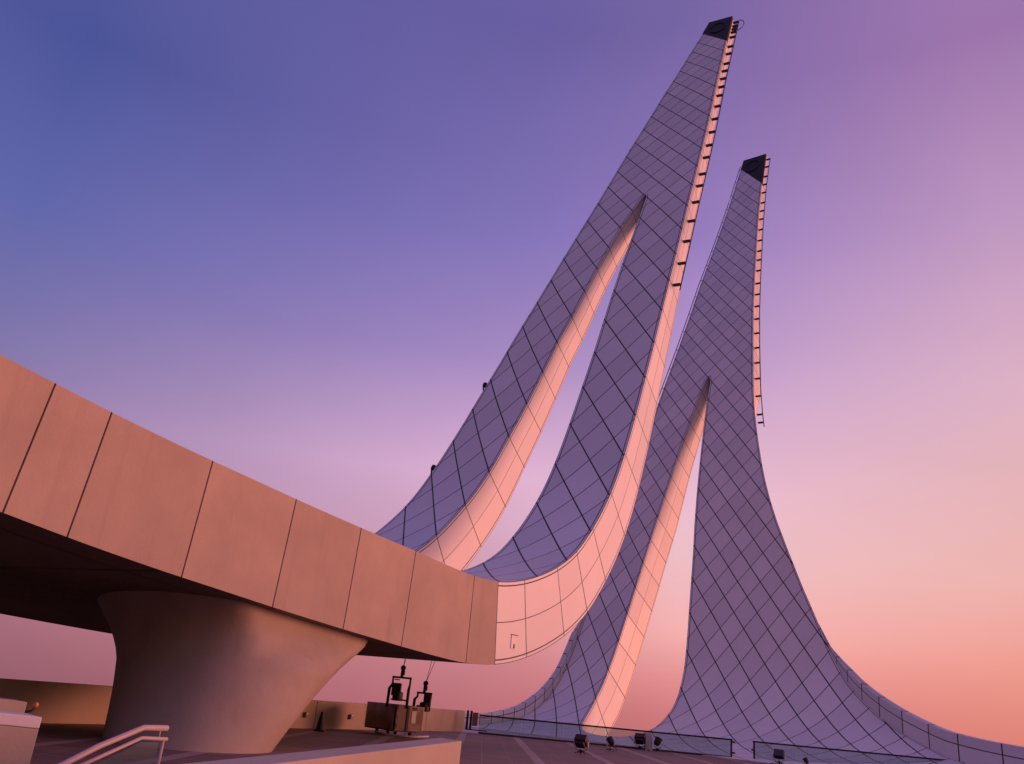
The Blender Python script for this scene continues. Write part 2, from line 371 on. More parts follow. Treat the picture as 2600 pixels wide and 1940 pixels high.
def build_shaft(mb, rb, KA, KB, right, wr, wl, left, sb, st, lo, hi, tip_rows, bot_rows, und=None, KAw=None):
    rows_leg = sorted(set(bot_rows + frange(max(bot_rows), min(tip_rows), .6) + tip_rows))
    tk = lambda s_: rb.t(s_)
    for a, b, rows, nc, eR, eL in ((right, left, frange(st, hi, .6), 14, True, True), (right, wr, rows_leg, 8, True, True), (wl, left, rows_leg, 8, True, True), (right, left, frange(lo, sb, .5), 20, True, True)):
        if rows[-1] - rows[0] < .01: continue
        grid_front(mb, rb, rows, a, b, nc, KA, KB, eL=eL, eR=eR)
        a2 = (lambda s_: right(s_) + und(s_) * rb.t(s_)) if (und and a is right) else a
        grid_front(mb, rb, rows, a2, b, nc, KA, KB, q=tk, back=True)
    wall(mb, rb, frange(lo, hi, .5), right, KAw or KA, True, und=und)
    wall(mb, rb, frange(lo, hi, .5), left, KA, False)
    wall(mb, rb, rows_leg, wl, KA, True); wall(mb, rb, rows_leg, wr, KA, False)
    endcap(mb, rb, hi, right(hi), left(hi))
    endcap(mb, rb, lo, right(lo), left(lo), False)
    return mb

t1 = empty('minaret', (rb1.p(50, 6).x, rb1.p(50, 6).y, 0), 'tall front minaret whose right leg sweeps down into the concrete bridge', 'minaret', 'minarets')
mb = MB(); build_shaft(mb, rb1, KA1f, KB1, zero, wR1, wL1, wE1, S1B, S1T, S1J, S1E, [83.2, 83.8, 84.1, 84.4], [43.0, 43.1, 43.25, 43.5, 43.8, 44.2, 44.8, 45.5, 46.3], None, KA1)
mb.build('shaft', M['clad'], t1)
# bridge beam: panels with open joints on the face, soffit and deck
JT = [0, 2.6, 6.2, 9.6, 13.0, 16.6, 20.0, 21.45, 24.55, 27.77, 30.85, 33.97, 38.05, S1J]
mb = MB(); g = .022; dp = .07
for k in range(len(JT) - 1):
    a, b = JT[k] + (g if k else 0), JT[k + 1] - g; rows = frange(a, b, .5); pv = random.random()
    fr = []
    for s_ in rows:
        t_ = rb1.t(s_); fr.append([mb.add(rb1.p(s_, 0, t_ * j / 4), pan=pv) for j in range(5)])
    for A, B in zip(fr, fr[1:]):
        for j in range(4): mb.quad(A[j], A[j + 1], B[j + 1], B[j], smooth=True)
    for row, sgn in ((fr[0], -1), (fr[-1], 1)):          # the joint's cheeks
        s_ = rows[0] if sgn < 0 else rows[-1]; t_ = rb1.t(s_)
        e = [mb.add(rb1.p(s_, 0, t_ * j / 4), pan=1) for j in range(5)]; i2 = [mb.add(rb1.p(s_, dp, t_ * j / 4), pan=1) for j in range(5)]
        for j in range(4): mb.quad(*((e[j], i2[j], i2[j + 1], e[j + 1]) if sgn < 0 else (e[j], e[j + 1], i2[j + 1], i2[j])))
for k in range(1, len(JT)):                              # joint bottoms
    s_ = JT[k]; t_ = rb1.t(s_); A = [mb.add(rb1.p(s_ - g, dp, t_ * j / 4), pan=1) for j in range(5)]; B = [mb.add(rb1.p(s_ + (g if k < len(JT) - 1 else 0), dp, t_ * j / 4), pan=1) for j in range(5)]
    for j in range(4): mb.quad(A[j], A[j + 1], B[j + 1], B[j])
def sheet(q, back):
    prev = None
    for s_ in frange(0, S1J, .5):
        cur = [mb.add(rb1.p(s_, wE1(s_) * (j / 12), q(s_)), pan=.5) for j in range(13)]
        if prev:
            for j in range(12):
                f = (prev[j], prev[j + 1], cur[j + 1], cur[j]); mb.quad(*(f if back else f[::-1]), smooth=True)
        prev = cur
sheet(lambda s_: 0., False)
prev = None
for s_ in frange(0, S1J, .5):
    t_ = rb1.t(s_); cur = [mb.add(rb1.p(s_, wE1(s_), t_ * j / 2), pan=.5) for j in range(3)]
    if prev:
        for j in range(2): mb.quad(prev[j + 1], prev[j], cur[j], cur[j + 1], smooth=True)
    prev = cur
bridge = mb.build('bridge_beam', M['conc'], t1)
# soffit slabs with shadow gaps between them
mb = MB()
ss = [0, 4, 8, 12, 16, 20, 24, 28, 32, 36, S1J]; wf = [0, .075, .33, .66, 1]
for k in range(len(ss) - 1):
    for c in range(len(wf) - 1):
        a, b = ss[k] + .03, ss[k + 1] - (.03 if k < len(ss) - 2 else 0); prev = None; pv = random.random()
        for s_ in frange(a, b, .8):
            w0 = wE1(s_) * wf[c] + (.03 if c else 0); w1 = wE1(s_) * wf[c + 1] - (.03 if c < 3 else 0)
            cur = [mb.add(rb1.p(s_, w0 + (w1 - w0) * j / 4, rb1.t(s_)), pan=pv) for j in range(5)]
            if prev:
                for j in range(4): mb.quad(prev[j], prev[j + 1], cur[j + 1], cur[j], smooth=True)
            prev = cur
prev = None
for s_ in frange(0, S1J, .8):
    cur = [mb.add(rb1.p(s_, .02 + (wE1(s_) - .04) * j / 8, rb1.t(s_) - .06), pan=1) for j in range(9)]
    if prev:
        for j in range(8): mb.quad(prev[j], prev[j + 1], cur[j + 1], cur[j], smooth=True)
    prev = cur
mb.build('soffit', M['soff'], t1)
# dark top opening with ring
def cap_panel(rb, parent, pts, ring_s, ring_w, rr):
    mb = MB(); f = [mb.add(rb.p(s_, w, -.04)) for s_, w in pts]; b = [mb.add(rb.p(s_, w, .25)) for s_, w in pts]
    mb.quad(*f)
    for j in range(len(f)): mb.quad(f[j], b[j], b[(j + 1) % len(f)], f[(j + 1) % len(f)])
    o = mb.build('louvre_panel', M['cap'], parent)
    al, ac, fn = rb.frame(ring_s); c = rb.p(ring_s, ring_w, -.09); mb = MB()
    mb.tube([c + (al * math.sin(a) * rr[0] + ac * math.cos(a) * rr[1]) for a in [2 * math.pi * k / 24 for k in range(24)]], .06, 6, closed=True)
    mb.build('ring', M['rubber'], o)
cap_panel(rb1, t1, [(109.28, -.02), (S1E + .05, -.02), (S1E + .05, 2.33), (112.3, 2.72)], 112.6, 1.25, (1.0, .75))
# access ladder up the right edge
def ladder(rb, parent, ss, wfun, qa, qb, out, hoop):
    mb = MB(); lo, hi = min(ss) - .5, max(ss) + .3
    mb.tube([rb.p(s_, wfun(s_) - out, qb(rb.t(s_)) - .05) for s_ in frange(lo, hi, 1.0)], .045, 6)
    if hoop:
        al, ac, fn = rb.frame(hi); c = rb.p(hi - .8, wfun(hi) - out, qb(rb.t(hi)))
        mb.tube([c + al * (1.2 * math.sin(a)) * .9 - ac * (.55 * math.cos(a)) for a in [R(-90 + 15 * k) for k in range(13)]], .04, 6)
    lad = mb.build('access_ladder', M['black'], parent)
    for s_ in ss:
        t_ = rb.t(s_); al, ac, fn = rb.frame(s_); mb = MB()
        q0, q1 = qa(t_), qb(t_); c = rb.p(s_, wfun(s_) - out / 2 - .02, (q0 + q1) / 2)
        zz = Vector((0, 0, 1)); hx = Vector((fn.x, fn.y, 0)).normalized()
        mb.box(c, (q1 - q0, out, .11), (hx, ac, zz))
        mb.build('tread', M['step'], lad)
LAD1 = [114.2, 113.4, 112.7, 112.0, 110.9, 108.9, 107.4, 105.4, 103.9, 102.4, 100.9, 99.4, 97.6, 95.5, 93.4, 91.3, 89.4, 86.9, 85.2, 82.9, 80.4, 77.9, 75.3, 72.9]
ladder(rb1, t1, LAD1, zero, lambda t_: t_ * .27, lambda t_: t_ * .27 + .26, .54, True)
# service hatch low on the sweeping leg
mb = MB()
al, ac, fn = rb1.frame(41.6); hx = Vector(rb1.d); hc = Vector(rb1.o) + hx * 1.53 + Vector(rb1.n) * .012; hc.z = 4.03
mb.box(hc, (.50, .03, .52), (hx, Vector(rb1.n), Vector((0, 0, 1))))
hat = mb.build('service_hatch', M['hatch'], t1)
mb = MB(); mb.box(hc + Vector((0, 0, .275)) + Vector(rb1.n) * .02, (.56, .04, .025), (hx, Vector(rb1.n), Vector((0, 0, 1)))); mb.build('drip_edge', M['black'], hat)
mb = MB(); mb.box(hc + Vector((0, 0, -.16)) + Vector(rb1.n) * .025, (.06, .03, .16), (hx, Vector(rb1.n), Vector((0, 0, 1)))); mb.build('latch', M['black'], hat)

# ---- concrete pier under the bridge
def lam(u, w):
    P = rb1.o + rb1.d * u - rb1.n * w; return Vector((P[0], P[1], 0))
pc = lam(-9.4, 5.2)
mb = MB(); prev = None
# each ring: height, centre x, y, reach left, right across the view line, to the front, to the back
RG = [(-.2, -7.32, 23.9, 2.0, 2.0, 2.0, 2.0), (.3, -7.31, 24.4, 2.19, 2.19, 2.15, 2.1), (.7, -7.36, 25.0, 2.37, 2.37, 2.5, 2.3), (1.1, -7.41, 25.6, 2.56, 2.56, 2.85, 2.5), (1.5, -7.49, 26.3, 2.78, 2.78, 3.3, 2.7), (1.9, -7.58, 27.0, 3.0, 3.03, 3.75, 3.0), (2.2, -7.66, 27.5, 3.2, 3.25, 4.15, 3.3), (2.5, -7.78, 28.1, 3.45, 3.53, 4.65, 3.6), (2.75, -7.88, 28.6, 3.68, 3.78, 5.05, 3.9), (3.0, -7.98, 29.0, 3.9, 4.02, 5.4, 4.2), (3.25, -8.1, 29.3, 4.1, 4.2, 5.75, 4.5), (3.5, -8.2, 29.5, 4.25, 4.4, 6.1, 4.8), (3.8, -8.3, 29.6, 4.4, 4.6, 6.5, 5.0), (4.2, -8.3, 29.6, 4.5, 4.7, 6.7, 5.0)]
va = R(-17); vx = Vector((math.cos(va), -math.sin(va), 0)); vy = Vector((math.sin(va), math.cos(va), 0))
for z, cx, cy, rxl, rxr, rf, rb_ in RG:
    cur = []
    for j in range(72):
        a = 2 * math.pi * j / 72; P = Vector((cx, cy, z)) + vx * ((rxr if math.cos(a) > 0 else rxl) * math.cos(a)) + vy * ((rb_ if math.sin(a) > 0 else rf) * math.sin(a))
        if z > 2.4:
            w = -(np.array(P) - rb1.o) @ rb1.n; lim = .5 if z > 2.9 else .3; P += Vector(-rb1.n) * max(0, lim - w)
        cur.append(mb.add(P, pan=.2))
    if prev:
        for j in range(72): mb.quad(prev[j], prev[(j + 1) % 72], cur[(j + 1) % 72], cur[j], smooth=True)
    prev = cur
pier = mb.build('concrete_pier', M['pier'])
tag(pier, 'massive flared concrete pier holding up the underside of the bridge', 'pier')

# ---- rear minaret
PROF2 = [[-11.0,0.0],[-9.0,0.03],[-7.0,0.08],[-5.01,0.19],[-3.02,0.39],[-1.06,0.73],[0.79,1.38],[2.47,2.4],[3.9,3.75],[5.06,5.35],[6.04,7.08],[6.96,8.86],[7.87,10.64],[8.78,12.42],[9.68,14.21],[10.58,15.99],[11.49,17.77],[12.39,19.56],[13.29,21.34],[14.2,23.13],[15.1,24.91],[16.01,26.7],[16.91,28.48],[17.81,30.26],[18.72,32.05],[19.63,33.83],[20.56,35.6],[21.5,37.36],[22.45,39.12],[23.39,40.89],[24.3,42.67],[25.22,44.45],[26.12,46.23],[27.0,48.02],[27.9,49.81],[28.83,51.58],[29.77,53.33],[30.73,55.08],[31.68,56.85],[32.61,58.62],[33.54,60.4],[34.46,62.17],[35.37,63.95],[36.28,65.73],[37.16,67.53],[38.02,69.33],[38.88,71.14],[39.74,72.94],[40.63,74.73],[41.07,75.63]]
rb2 = Ribbon((3.553, 69.91, 0), 39, PROF2, [(0, 1.2), (8, 2.6), (16, 3.4), (34, 3.4), (42, 2.8), (50, 2.25), (62, 1.85), (87, 1.4), (97, 1.0)])
KA2 = poly2([-1.953,-5.534,0.198,-0.165,0.042,12.428,-0.543,0.263,-0.218,0.561,-0.065,-0.023,-0.16,0.088,0.0], 4, (40, 30), (-8, 10))
KB2 = poly2([2.74,-5.209,0.058,-0.175,-0.046,-9.91,-0.162,0.177,-0.185,-0.332,-0.23,0.465,0.379,-0.118,-0.106], 4, (40, 30), (-8, 10))
RE2 = interp([(2, -36.5), (7, -35.2), (9, -33), (11.13, -29.27), (12.57, -27.59), (13.56, -26.3), (14.55, -25.1), (15.73, -23.95), (16.89, -22.9), (18.33, -21.85), (19.89, -20.95), (21.83, -20.0), (23.34, -19.25), (25.02, -18.4), (26.93, -17.5), (28.8, -16.62), (31.59, -15.35), (33.83, -14.43), (36.05, -13.62), (38.38, -12.87), (42.01, -11.83), (45.17, -11.02), (48.54, -10.27), (56.43, -8.75), (61.91, -7.78), (71.53, -6.33), (75.8, -5.66), (81.53, -4.83), (86.95, -4.18), (89.56, -3.9), (96.8, -3.3), (97.4, -3.22)])
SL2 = interp([(7.05, -9.25), (7.1, -8.9), (7.35, -8.2), (7.73, -7.5), (8.2, -6.95), (9.0, -6.25), (10.14, -5.55), (11.3, -5.05), (12.48, -4.7), (14.52, -4.28), (17.36, -4.12), (22, -4.13), (30, -4.14), (35, -4.2), (39.4, -4.26), (42.3, -4.36), (45.2, -4.5), (48.5, -4.64), (50.6, -4.76), (51.4, -5.0)])
SR2 = interp([(7.05, -9.25), (7.17, -9.9), (7.5, -10.3), (8.2, -10.55), (9.2, -10.7), (11.48, -10.87), (13.9, -10.88), (15.21, -10.78), (17.7, -10.48), (19.4, -10.2), (21.3, -9.87), (24.3, -9.33), (28.8, -8.55), (31.6, -8.0), (35.1, -7.4), (38.8, -6.82), (41.3, -6.46), (44.4, -6.02), (47.2, -5.66), (50.2, -5.36), (51.4, -5.0)])
S2T, S2E = 51.4, 97.4
t2 = empty('minaret', (rb2.p(20, -7).x, rb2.p(20, -7).y, 0), 'rear minaret on the right standing on two splayed legs behind the glass balustrade', 'minaret', 'minarets')
mb = MB()
build_shaft(mb, rb2, KA2, KB2, RE2, SR2, SL2, zero, 7.05, S2T, 2.2, S2E, [50.2, 50.8, 51.1, 51.4], [7.05, 7.1, 7.17, 7.35, 7.5, 7.73, 8.2, 8.6, 9.0, 9.6, 10.14, 11.3, 12.48, 13.5], interp([(0, 1.0), (41.5, .95), (45, .45), (50, 0), (99, 0)]))
mb.build('shaft', M['clad'], t2)
cap_panel(rb2, t2, [(89.76, -3.95), (S2E + .05, -3.24), (S2E + .05, .02), (95.18, .02)], 95.0, -1.7, (1.4, 1.0))
LAD2 = [96.3, 94.3, 91.8, 89.8, 87.8, 85.3, 83.3, 81.3, 78.8, 76.3, 73.9, 71.9, 69.6, 67.0, 64.9, 62.7, 60.4, 57.9, 55.4, 52.9, 50.4, 47.8, 45.2, 44.1]
ladder(rb2, t2, LAD2, RE2, lambda t_: t_ * .18, lambda t_: t_ * .18 + .26, .54, False)
# guide rail along the left edge
mb = MB()
mb.tube([rb2.p(s_, .42, .25) for s_ in frange(20, 96.5, 1.5)], .05, 6)
for s_ in frange(22, 95.5, 3.15): mb.tube([rb2.p(s_, .0, .25), rb2.p(s_, .42, .25)], .035, 6)
mb.build('guide_rail', M['black'], t2)
# upstands along both flaring edges at the foot
def upstand(rb, parent, rows, wf, hf, side, thick=.4):
    mb = MB(); prev = None
    for s_ in rows:
        gk = (1 / 1.35) * .1 / max((rb.p(s_ + .1, wf(s_ + .1)) - rb.p(s_, wf(s_))).length, .02); b = rb.p(s_, wf(s_)); h = max(hf(s_), .0); o = Vector(rb.n) * (-side * thick * min(1, h / .8 + .05))
        KAv = (KA2 if rb is rb2 else KA1)(s_, wf(s_)); kk = s_ / 1.35
        cur = [mb.add(b + Vector((0, 0, h * k / 4 - (.25 if k == 0 else 0))), ka=kk, ga=gk, kb=k / 4 + .5 - .12, gb=1 / max(h, .3), ed=5) for k in range(5)]
        cur += [mb.add(b + o + Vector((0, 0, h)), ka=kk, ga=gk, kb=.5, gb=1, ed=5), mb.add(b + o + Vector((0, 0, -.6)), ka=kk, ga=gk, kb=.5, gb=1, ed=5)]
        if prev:
            for k in range(6):
                f = (prev[k], prev[k + 1], cur[k + 1], cur[k]); mb.quad(*(f if side > 0 else f[::-1]))
        prev = cur
    return mb.build('upstand', M['clad'], parent)
upstand(rb2, t2, frange(8.4, 22.0, .4), lambda s_: RE2(s_) , interp([(2, 1.7), (9, 1.5), (11.1, 1.4), (12.6, 1.3), (14.5, 1.25), (15.7, 1.05), (16.9, .86), (18.3, .6), (19.9, .2), (22, .0)]), -1)
upstand(rb2, t2, frange(0.0, 22.5, .4), zero, interp([(0, .72), (6, .68), (9, .8), (12, .95), (14, .9), (16, .8), (18, .85), (19.5, .8), (22.5, .0)]), 1)

# ------------------------------------------------------------------ ground
def poly(name, pts, z, mat, dz=.35):
    mb = MB(); a = [mb.add((x, y, z), pan=.3) for x, y in pts]; b = [mb.add((x, y, z - dz), pan=.3) for x, y in pts]
    mb.quad(*a); mb.quad(*b[::-1])
    for j in range(len(a)): k = (j + 1) % len(a); mb.quad(a[j], b[j], b[k], a[k])
    return mb.build(name, mat)
tag(poly('terrace', [(-60, -60), (70, -60), (70, 51.9), (-1.0, 51.9), (-16.9, 17), (-60, -77 + 17)][:5] + [(-52, -60)], 0, M['pave']), kind='structure')
tag(poly('ledge', [(-.9, 51.95), (30, 51.95), (30, 47.5), (31, 47.5), (22, 56), (3.5, 70), (-3.2, 62)][:2] + [(22.5, 52.6), (2.6, 67.8), (-3.6, 61.4)], -.02, M['floor']), kind='structure')

# parapet wall on the left
PD = Vector((.41337, .91056, 0)); PN = Vector((PD.y, -PD.x, 0)); P0 = Vector((-12.82, 25.75, 0))
def pw(name, a, b, mat=M['wall'], parent=None, h=1.1, th_=.3):
    mb = MB(); A = P0 + PD * a; B = P0 + PD * b; c = (A + B) / 2 - PN * (th_ / 2)
    mb.box(c + Vector((0, 0, h / 2 - .1)), ((B - A).length, th_, h + .2), (PD, -PN, Vector((0, 0, 1))))
    return mb
wp = empty('parapet_wall', P0, 'long low rendered parapet wall edging the terrace behind the pier', 'wall')
for a, b in ((-40, -20.03), (-20, -10.03), (-10, 14.44), (14.475, 24.4), (24.43, 29.0)):
    mb = pw('', a, b); n_ = len(mb.v)
    mb.build('wall_panel', M['wall'], wp, .012)
for k, (x, y) in enumerate(((-7.17, 38.2), (-5.76, 41.3))):
    o = empty('wall_light', (x, y, .52), ('small boxy light on the parapet wall just left of the black traffic cone', 'small boxy light on the parapet wall between the traffic cone and the work platform')[k], 'wall light', 'small lights on the parapet wall')
    mb = MB(); mb.box(Vector((x, y, .52)) + PN * .07, (.17, .13, .20), (PD, PN, Vector((0, 0, 1)))); mb.build('housing', M['brown'], o, .015)
    mb = MB(); mb.box(Vector((x, y, .585)) + PN * .142, (.12, .02, .06), (PD, PN, Vector((0, 0, 1)))); mb.build('lens', M['label'], o)
    mb = MB(); mb.tube([Vector((x, y, .52)) + PN * .08 + PD * .085 + Vector((0, 0, q)) for q in (-.08, .02, .12)], .02, 6); mb.build('bracket', M['dark'], o)

# gate leaf folded against the wall end
gt = empty('folded_gate', (-.55, 51.25, 0), 'folded dark metal gate standing where the parapet wall meets the glass balustrade', 'gate')
for x in (-.66, -.46):
    mb = MB(); mb.box((x, 51.2, .65), (.13, .1, 1.0)); mb.build('post', M['black'], gt, .01)
mb = MB(); mb.box((-.23, 51.3, .72), (.30, .04, .70)); mb.build('panel', M['brown'], gt)
mb = MB(); mb.box((-.1, 51.25, .17), (1.15, .06, .05)); mb.build('bottom_rail', M['black'], gt)

# glass balustrades
def balustrade(x0, x1, y, h, label, gate_end, hinges):
    o = empty('glass_balustrade', ((x0 + x1) / 2, y, 0), label, 'balustrade', 'glass balustrades')
    n_ = max(1, round((x1 - x0) / 2.4)); w = (x1 - x0) / n_
    for k in range(n_):
        mb = MB(); mb.box((x0 + w * (k + .5), y, h / 2 + .0), (w - .008, .014, h - .04)); mb.build('glass_pane', M['glass'], o)
    mb = MB(); mb.box(((x0 + x1) / 2, y, h + .02), (x1 - x0 + .06, .06, .085)); mb.build('top_rail', M['black'], o)
    mb = MB(); mb.box(((x0 + x1) / 2, y, .045), (x1 - x0, .06, .09)); mb.build('base_shoe', M['dark'], o)
    mb = MB(); mb.box((gate_end, y - .002, (h + .05) / 2), (.085, .085, h + .05)); p = mb.build('post', M['black'], o)
    for hx_, hz in hinges:
        mb = MB(); mb.tube([(gate_end, y - .03, hz), (gate_end + hx_, y - .03, hz)], .05, 10); mb.build('hinge', M['black'], p)
balustrade(.02, 14.1, 51.4, .93, 'long glass balustrade with a thin black rail left of the terrace opening', 14.07, ((.2, .84), (.2, .28)))
balustrade(15.3, 27.2, 51.4, .94, 'glass balustrade right of the terrace opening, before the splayed right minaret leg', 15.34, ((-.16, .53),))

# ------------------------------------------------------------------ things on the terrace
Z = Vector((0, 0, 1))
# traffic cone
o = empty('traffic_cone', (-6.27, 37.12, 0), 'black traffic cone standing on the terrace in front of the parapet wall', 'traffic cone')
mb = MB(); mb.box((-6.27, 37.12, .03), (.44, .44, .06)); mb.build('base', M['rubber'], o, .02)
mb = MB(); mb.lathe([(.19, .06), (.175, .075), (.05, .72), (.035, .735)], (-6.27, 37.12, 0), 24); mb.build('body', M['rubber'], o)
mb = MB(); mb.lathe([(.118, .355), (.105, .43)], (-6.27, 37.12, 0), 24); mb.build('sleeve', M['dark'], o)

# suspended work platform on its two hoist stirrups
oc = Vector((-3.50, 38.75, 0)); ob = empty('work_platform', oc, 'steel suspended work platform with two black hoist frames standing under the bridge', 'work platform')
pa = Vector((-1.45, 1.70, 0)).normalized(); pb = Vector((1.62, 1.05, 0)).normalized(); LA, LB = 2.2, 1.1
def panel(name, a, b, z0, z1, mat, th_=.05, off=0):
    a, b = Vector(a), Vector(b); dv = (b - a); L_ = dv.length; dv.normalize(); nv = Vector((dv.y, -dv.x, 0))
    mb = MB(); mb.box((a + b) / 2 + nv * off + Z * ((z0 + z1) / 2), (L_, th_, z1 - z0), (dv, nv, Z)); return mb.build(name, mat, ob, .012)
zb, zt = .24, 1.24
panel('side_panel', oc + pa * .12, oc + pa * LA, zb, zt, M['steel']); panel('side_panel', oc + pb * .62, oc + pb * (LB + .22), zb, zt, M['steel'])
panel('end_panel', oc + pa * .03 + pb * .04, oc + pb * .50, zb, zt, M['brown'])
mb = MB(); mb.box(oc + pb * .56 + Z * ((zb + zt) / 2), (.10, .10, zt - zb + .02), (pb, pa, Z)); mb.build('corner_post', M['black'], ob)
panel('back_panel', oc + pa * LA, oc + pa * LA + pb * LB, zb, zt, M['steel']); panel('back_panel', oc + pb * (LB + .22), oc + pa * LA + pb * LB, zb, zt, M['steel'])
mb = MB(); mb.box(oc + pa * (LA / 2) + pb * (LB / 2) + Z * (zb - .02), (LA, LB, .05), (pa, pb, Z)); mb.build('deck', M['dark'], ob)
panel('sticker', oc + pb * .74, oc + pb * .96, .56, 1.04, M['label'], .012, .035); panel('sticker', oc + pb * .78, oc + pb * .98, 1.08, 1.18, M['dark'], .012, .035)
for k in range(3):
    mb = MB(); mb.box(oc + pa * .05 + pb * (.10 + .03 * (k % 2)) + Z * (.42 + .36 * k), (.10, .10, .2), (pb, pa, Z)); mb.build('bracket', M['black'], ob, .01)
for k, (a, b) in enumerate(((.25, .25), (LA - .5, .3), (.25, LB - .15), (LA - .5, LB - .25))):
    c = oc + pa * a + pb * b; mb = MB(); mb.tube([c + Z * .09 - pb * .04, c + Z * .09 + pb * .04], .09, 14); mb.box(c + Z * .17, (.1, .1, .1), (pa, pb, Z)); mb.build('caster', M['black'], ob)
mb = MB(); mb.tube([oc + pa * 1.2 + Z * .10 - pb * .1, oc + pa * .2 + Z * .05 - pb * .2, oc + pb * .9 + Z * .04 - pa * .12, oc + pb * 1.7 + Z * .09], .04, 8); mb.build('skid_tube', M['grey'], ob)
def hoist(c, ax, w, z0, z1, motor, mz):
    """stirrup: two legs, a cross head, a motor on one side, a pulley block on top"""
    nv = Vector((ax.y, -ax.x, 0)); mb = MB()
    L_ = c - ax * (w / 2); Rr = c + ax * (w / 2)
    mb.box(c + Z * z1, (w + .09, .09, .08), (ax, nv, Z))
    for e, bul in ((L_, .12), (Rr, -.03)):
        mb.tube([e + Z * z0 + (e - c).normalized() * bul, e + Z * (z0 + (z1 - z0) * .62) + (e - c).normalized() * bul * .9, e + Z * (z0 + (z1 - z0) * .78), e + Z * z1], [.065, .07, .05, .045], 6)
    mb.box(c + Z * (z0 + (z1 - z0) * .26), (w, .05, .06), (ax, nv, Z))
    fr = mb.build('stirrup', M['black'], ob)
    mb = MB(); mc = c + ax * (w * .24 * motor); mb.box(mc + Z * (mz + .1), (w * .52, .34, .5), (ax, nv, Z)); mb.lathe([(.2, -.34), (.22, -.28), (.22, .0), (.14, .04)], mc + ax * (-.08 * motor) + Z * (mz - .02), 16); mb.build('hoist_motor', M['black'], fr, .015)
    mb = MB(); mb.box(mc + Z * (z1 - .10) + nv * .15, (w * .3, .02, .05), (ax, nv, Z)); mb.build('name_plate', M['label'], fr)
    mb = MB(); mb.box(c + Z * (z1 + .18) - ax * .02, (.12, .08, .34), (ax, nv, Z)); mb.tube([c + Z * (z1 + .40) - nv * .06, c + Z * (z1 + .40) + nv * .06], .11, 14); mb.box(c + ax * .07 + Z * (z1 + .2), (.05, .06, .2), (ax, nv, Z)); mb.build('pulley_block', M['black'], fr)
    return c + Z * (z1 + .42)
h1 = hoist(Vector((-3.45, 39.0, 0)), Vector((1, 0, 0)), .74, 1.12, 2.33, -1, 1.75)
h2 = hoist(Vector((-2.46, 39.7, 0)), Vector((1, 0, 0)),   .58, 1.08, 1.80, 1, 1.42)
for h_, tops in ((h1, (Vector((-3.42, 39.0, 0)), Vector((-3.35, 39.0, 0)))), (h2, (Vector((-2.28, 39.7, 0)), Vector((-2.10, 39.7, 0))))):
    for t_ in tops:
        mb = MB(); mb.tube([h_, Vector((t_.x, t_.y, 3.4))], .012, 6); mb.build('cable', M['black'], ob)

# floodlights on the floor by the balustrade
def floodlight(loc, s, tilt, label, aim, box=False):
    o = empty('floodlight', loc, label, 'floodlight', 'floodlights on the terrace'); loc = Vector(loc)
    a = R(aim); f = Vector((math.sin(a), math.cos(a), 0)); r_ = Vector((f.y, -f.x, 0)); t_ = R(tilt); fd = f * math.cos(t_) + Z * math.sin(t_); up = -f * math.sin(t_) + Z * math.cos(t_)
    c = loc + Z * (.55 * s)
    mb = MB()
    if box:
        mb.box(c, (.52 * s, .30 * s, .42 * s), (r_, fd, up)); mb.box(c - fd * .2 * s, (.4 * s, .16 * s, .3 * s), (r_, fd, up))
    else: mb.lathe([(.10 * s, -.26 * s), (.17 * s, -.18 * s), (.20 * s, .05 * s), (.24 * s, .16 * s)], c, 20, (r_, up, fd))
    mb.build('housing', M['black'], o, .02)
    mb = MB()
    if box: mb.box(c + fd * .155 * s, (.46 * s, .02, .36 * s), (r_, fd, up))
    else: mb.lathe([(.215 * s, .165 * s), (.215 * s, .172 * s)], c, 20, (r_, up, fd))
    mb.build('lens', M['lens'], o)
    mb = MB(); wd = .32 * s
    mb.tube([c - r_ * wd, c - r_ * wd - Z * .25 * s, loc - r_ * wd * .5 + Z * .16 * s, loc + r_ * wd * .5 + Z * .16 * s, c + r_ * wd - Z * .25 * s, c + r_ * wd], .022 * s + .006, 6); mb.build('yoke', M['grey'], o)
    mb = MB(); mb.tube([loc + Z * .2 * s, loc + Z * .03], .045 * s, 8)
    for k in (-1, 1): mb.tube([loc + Z * .04 + r_ * (.24 * k * s) - f * .1 * s, loc + Z * .15 * s, loc + Z * .03 + r_ * (.2 * k * s) + f * .16 * s], .02, 6)
    mb.build('stand', M['dark'], o)
    mb = MB(); mb.tube([c - fd * .2 * s, c - fd * .3 * s - Z * .15 * s, loc + r_ * .34 * s - f * .2 * s + Z * .1 * s, loc + r_ * .5 * s + Z * .015], .012, 6); mb.build('cord', M['rubber'], o)
    return o
floodlight((4.36, 39.0, 0), .98, 48, 'large square floodlight on a dark stand, leftmost of the lights along the balustrade', 28, True)
floodlight((6.50, 45.4, 0), .82, 35, 'small round floodlight on a low wire stand between two larger ones', -40)
floodlight((8.85, 50.6, 0), 1.05, 40, 'big floodlight with a pale yoke close against the glass, left of the dark barrel-shaped one', 20, True)
floodlight((9.82, 50.6, 0), .95, 62, 'dark barrel-shaped floodlight leaning at the glass beside a pale sheet', 60)
floodlight((15.72, 48.3, 0), .95, 30, 'copper toned floodlight at the foot of the frame near the balustrade opening', -150, True)
floodlight((17.12, 48.3, 0), .62, 55, 'small black floodlight cut by the bottom of the frame, rightmost of the lights', -30)
o = empty('covered_box', (9.3, 50.75, 0), 'pale grey sheeted box standing between the two big floodlights at the glass', 'box')
mb = MB(); mb.box((9.33, 50.8, .47), (.42, .3, .86), (Vector((1, 0, 0)), Vector((0, 1, 0)), Vector((-.06, 0, 1)).normalized()), .96); mb.build('cover', M['grey'], o, .04)
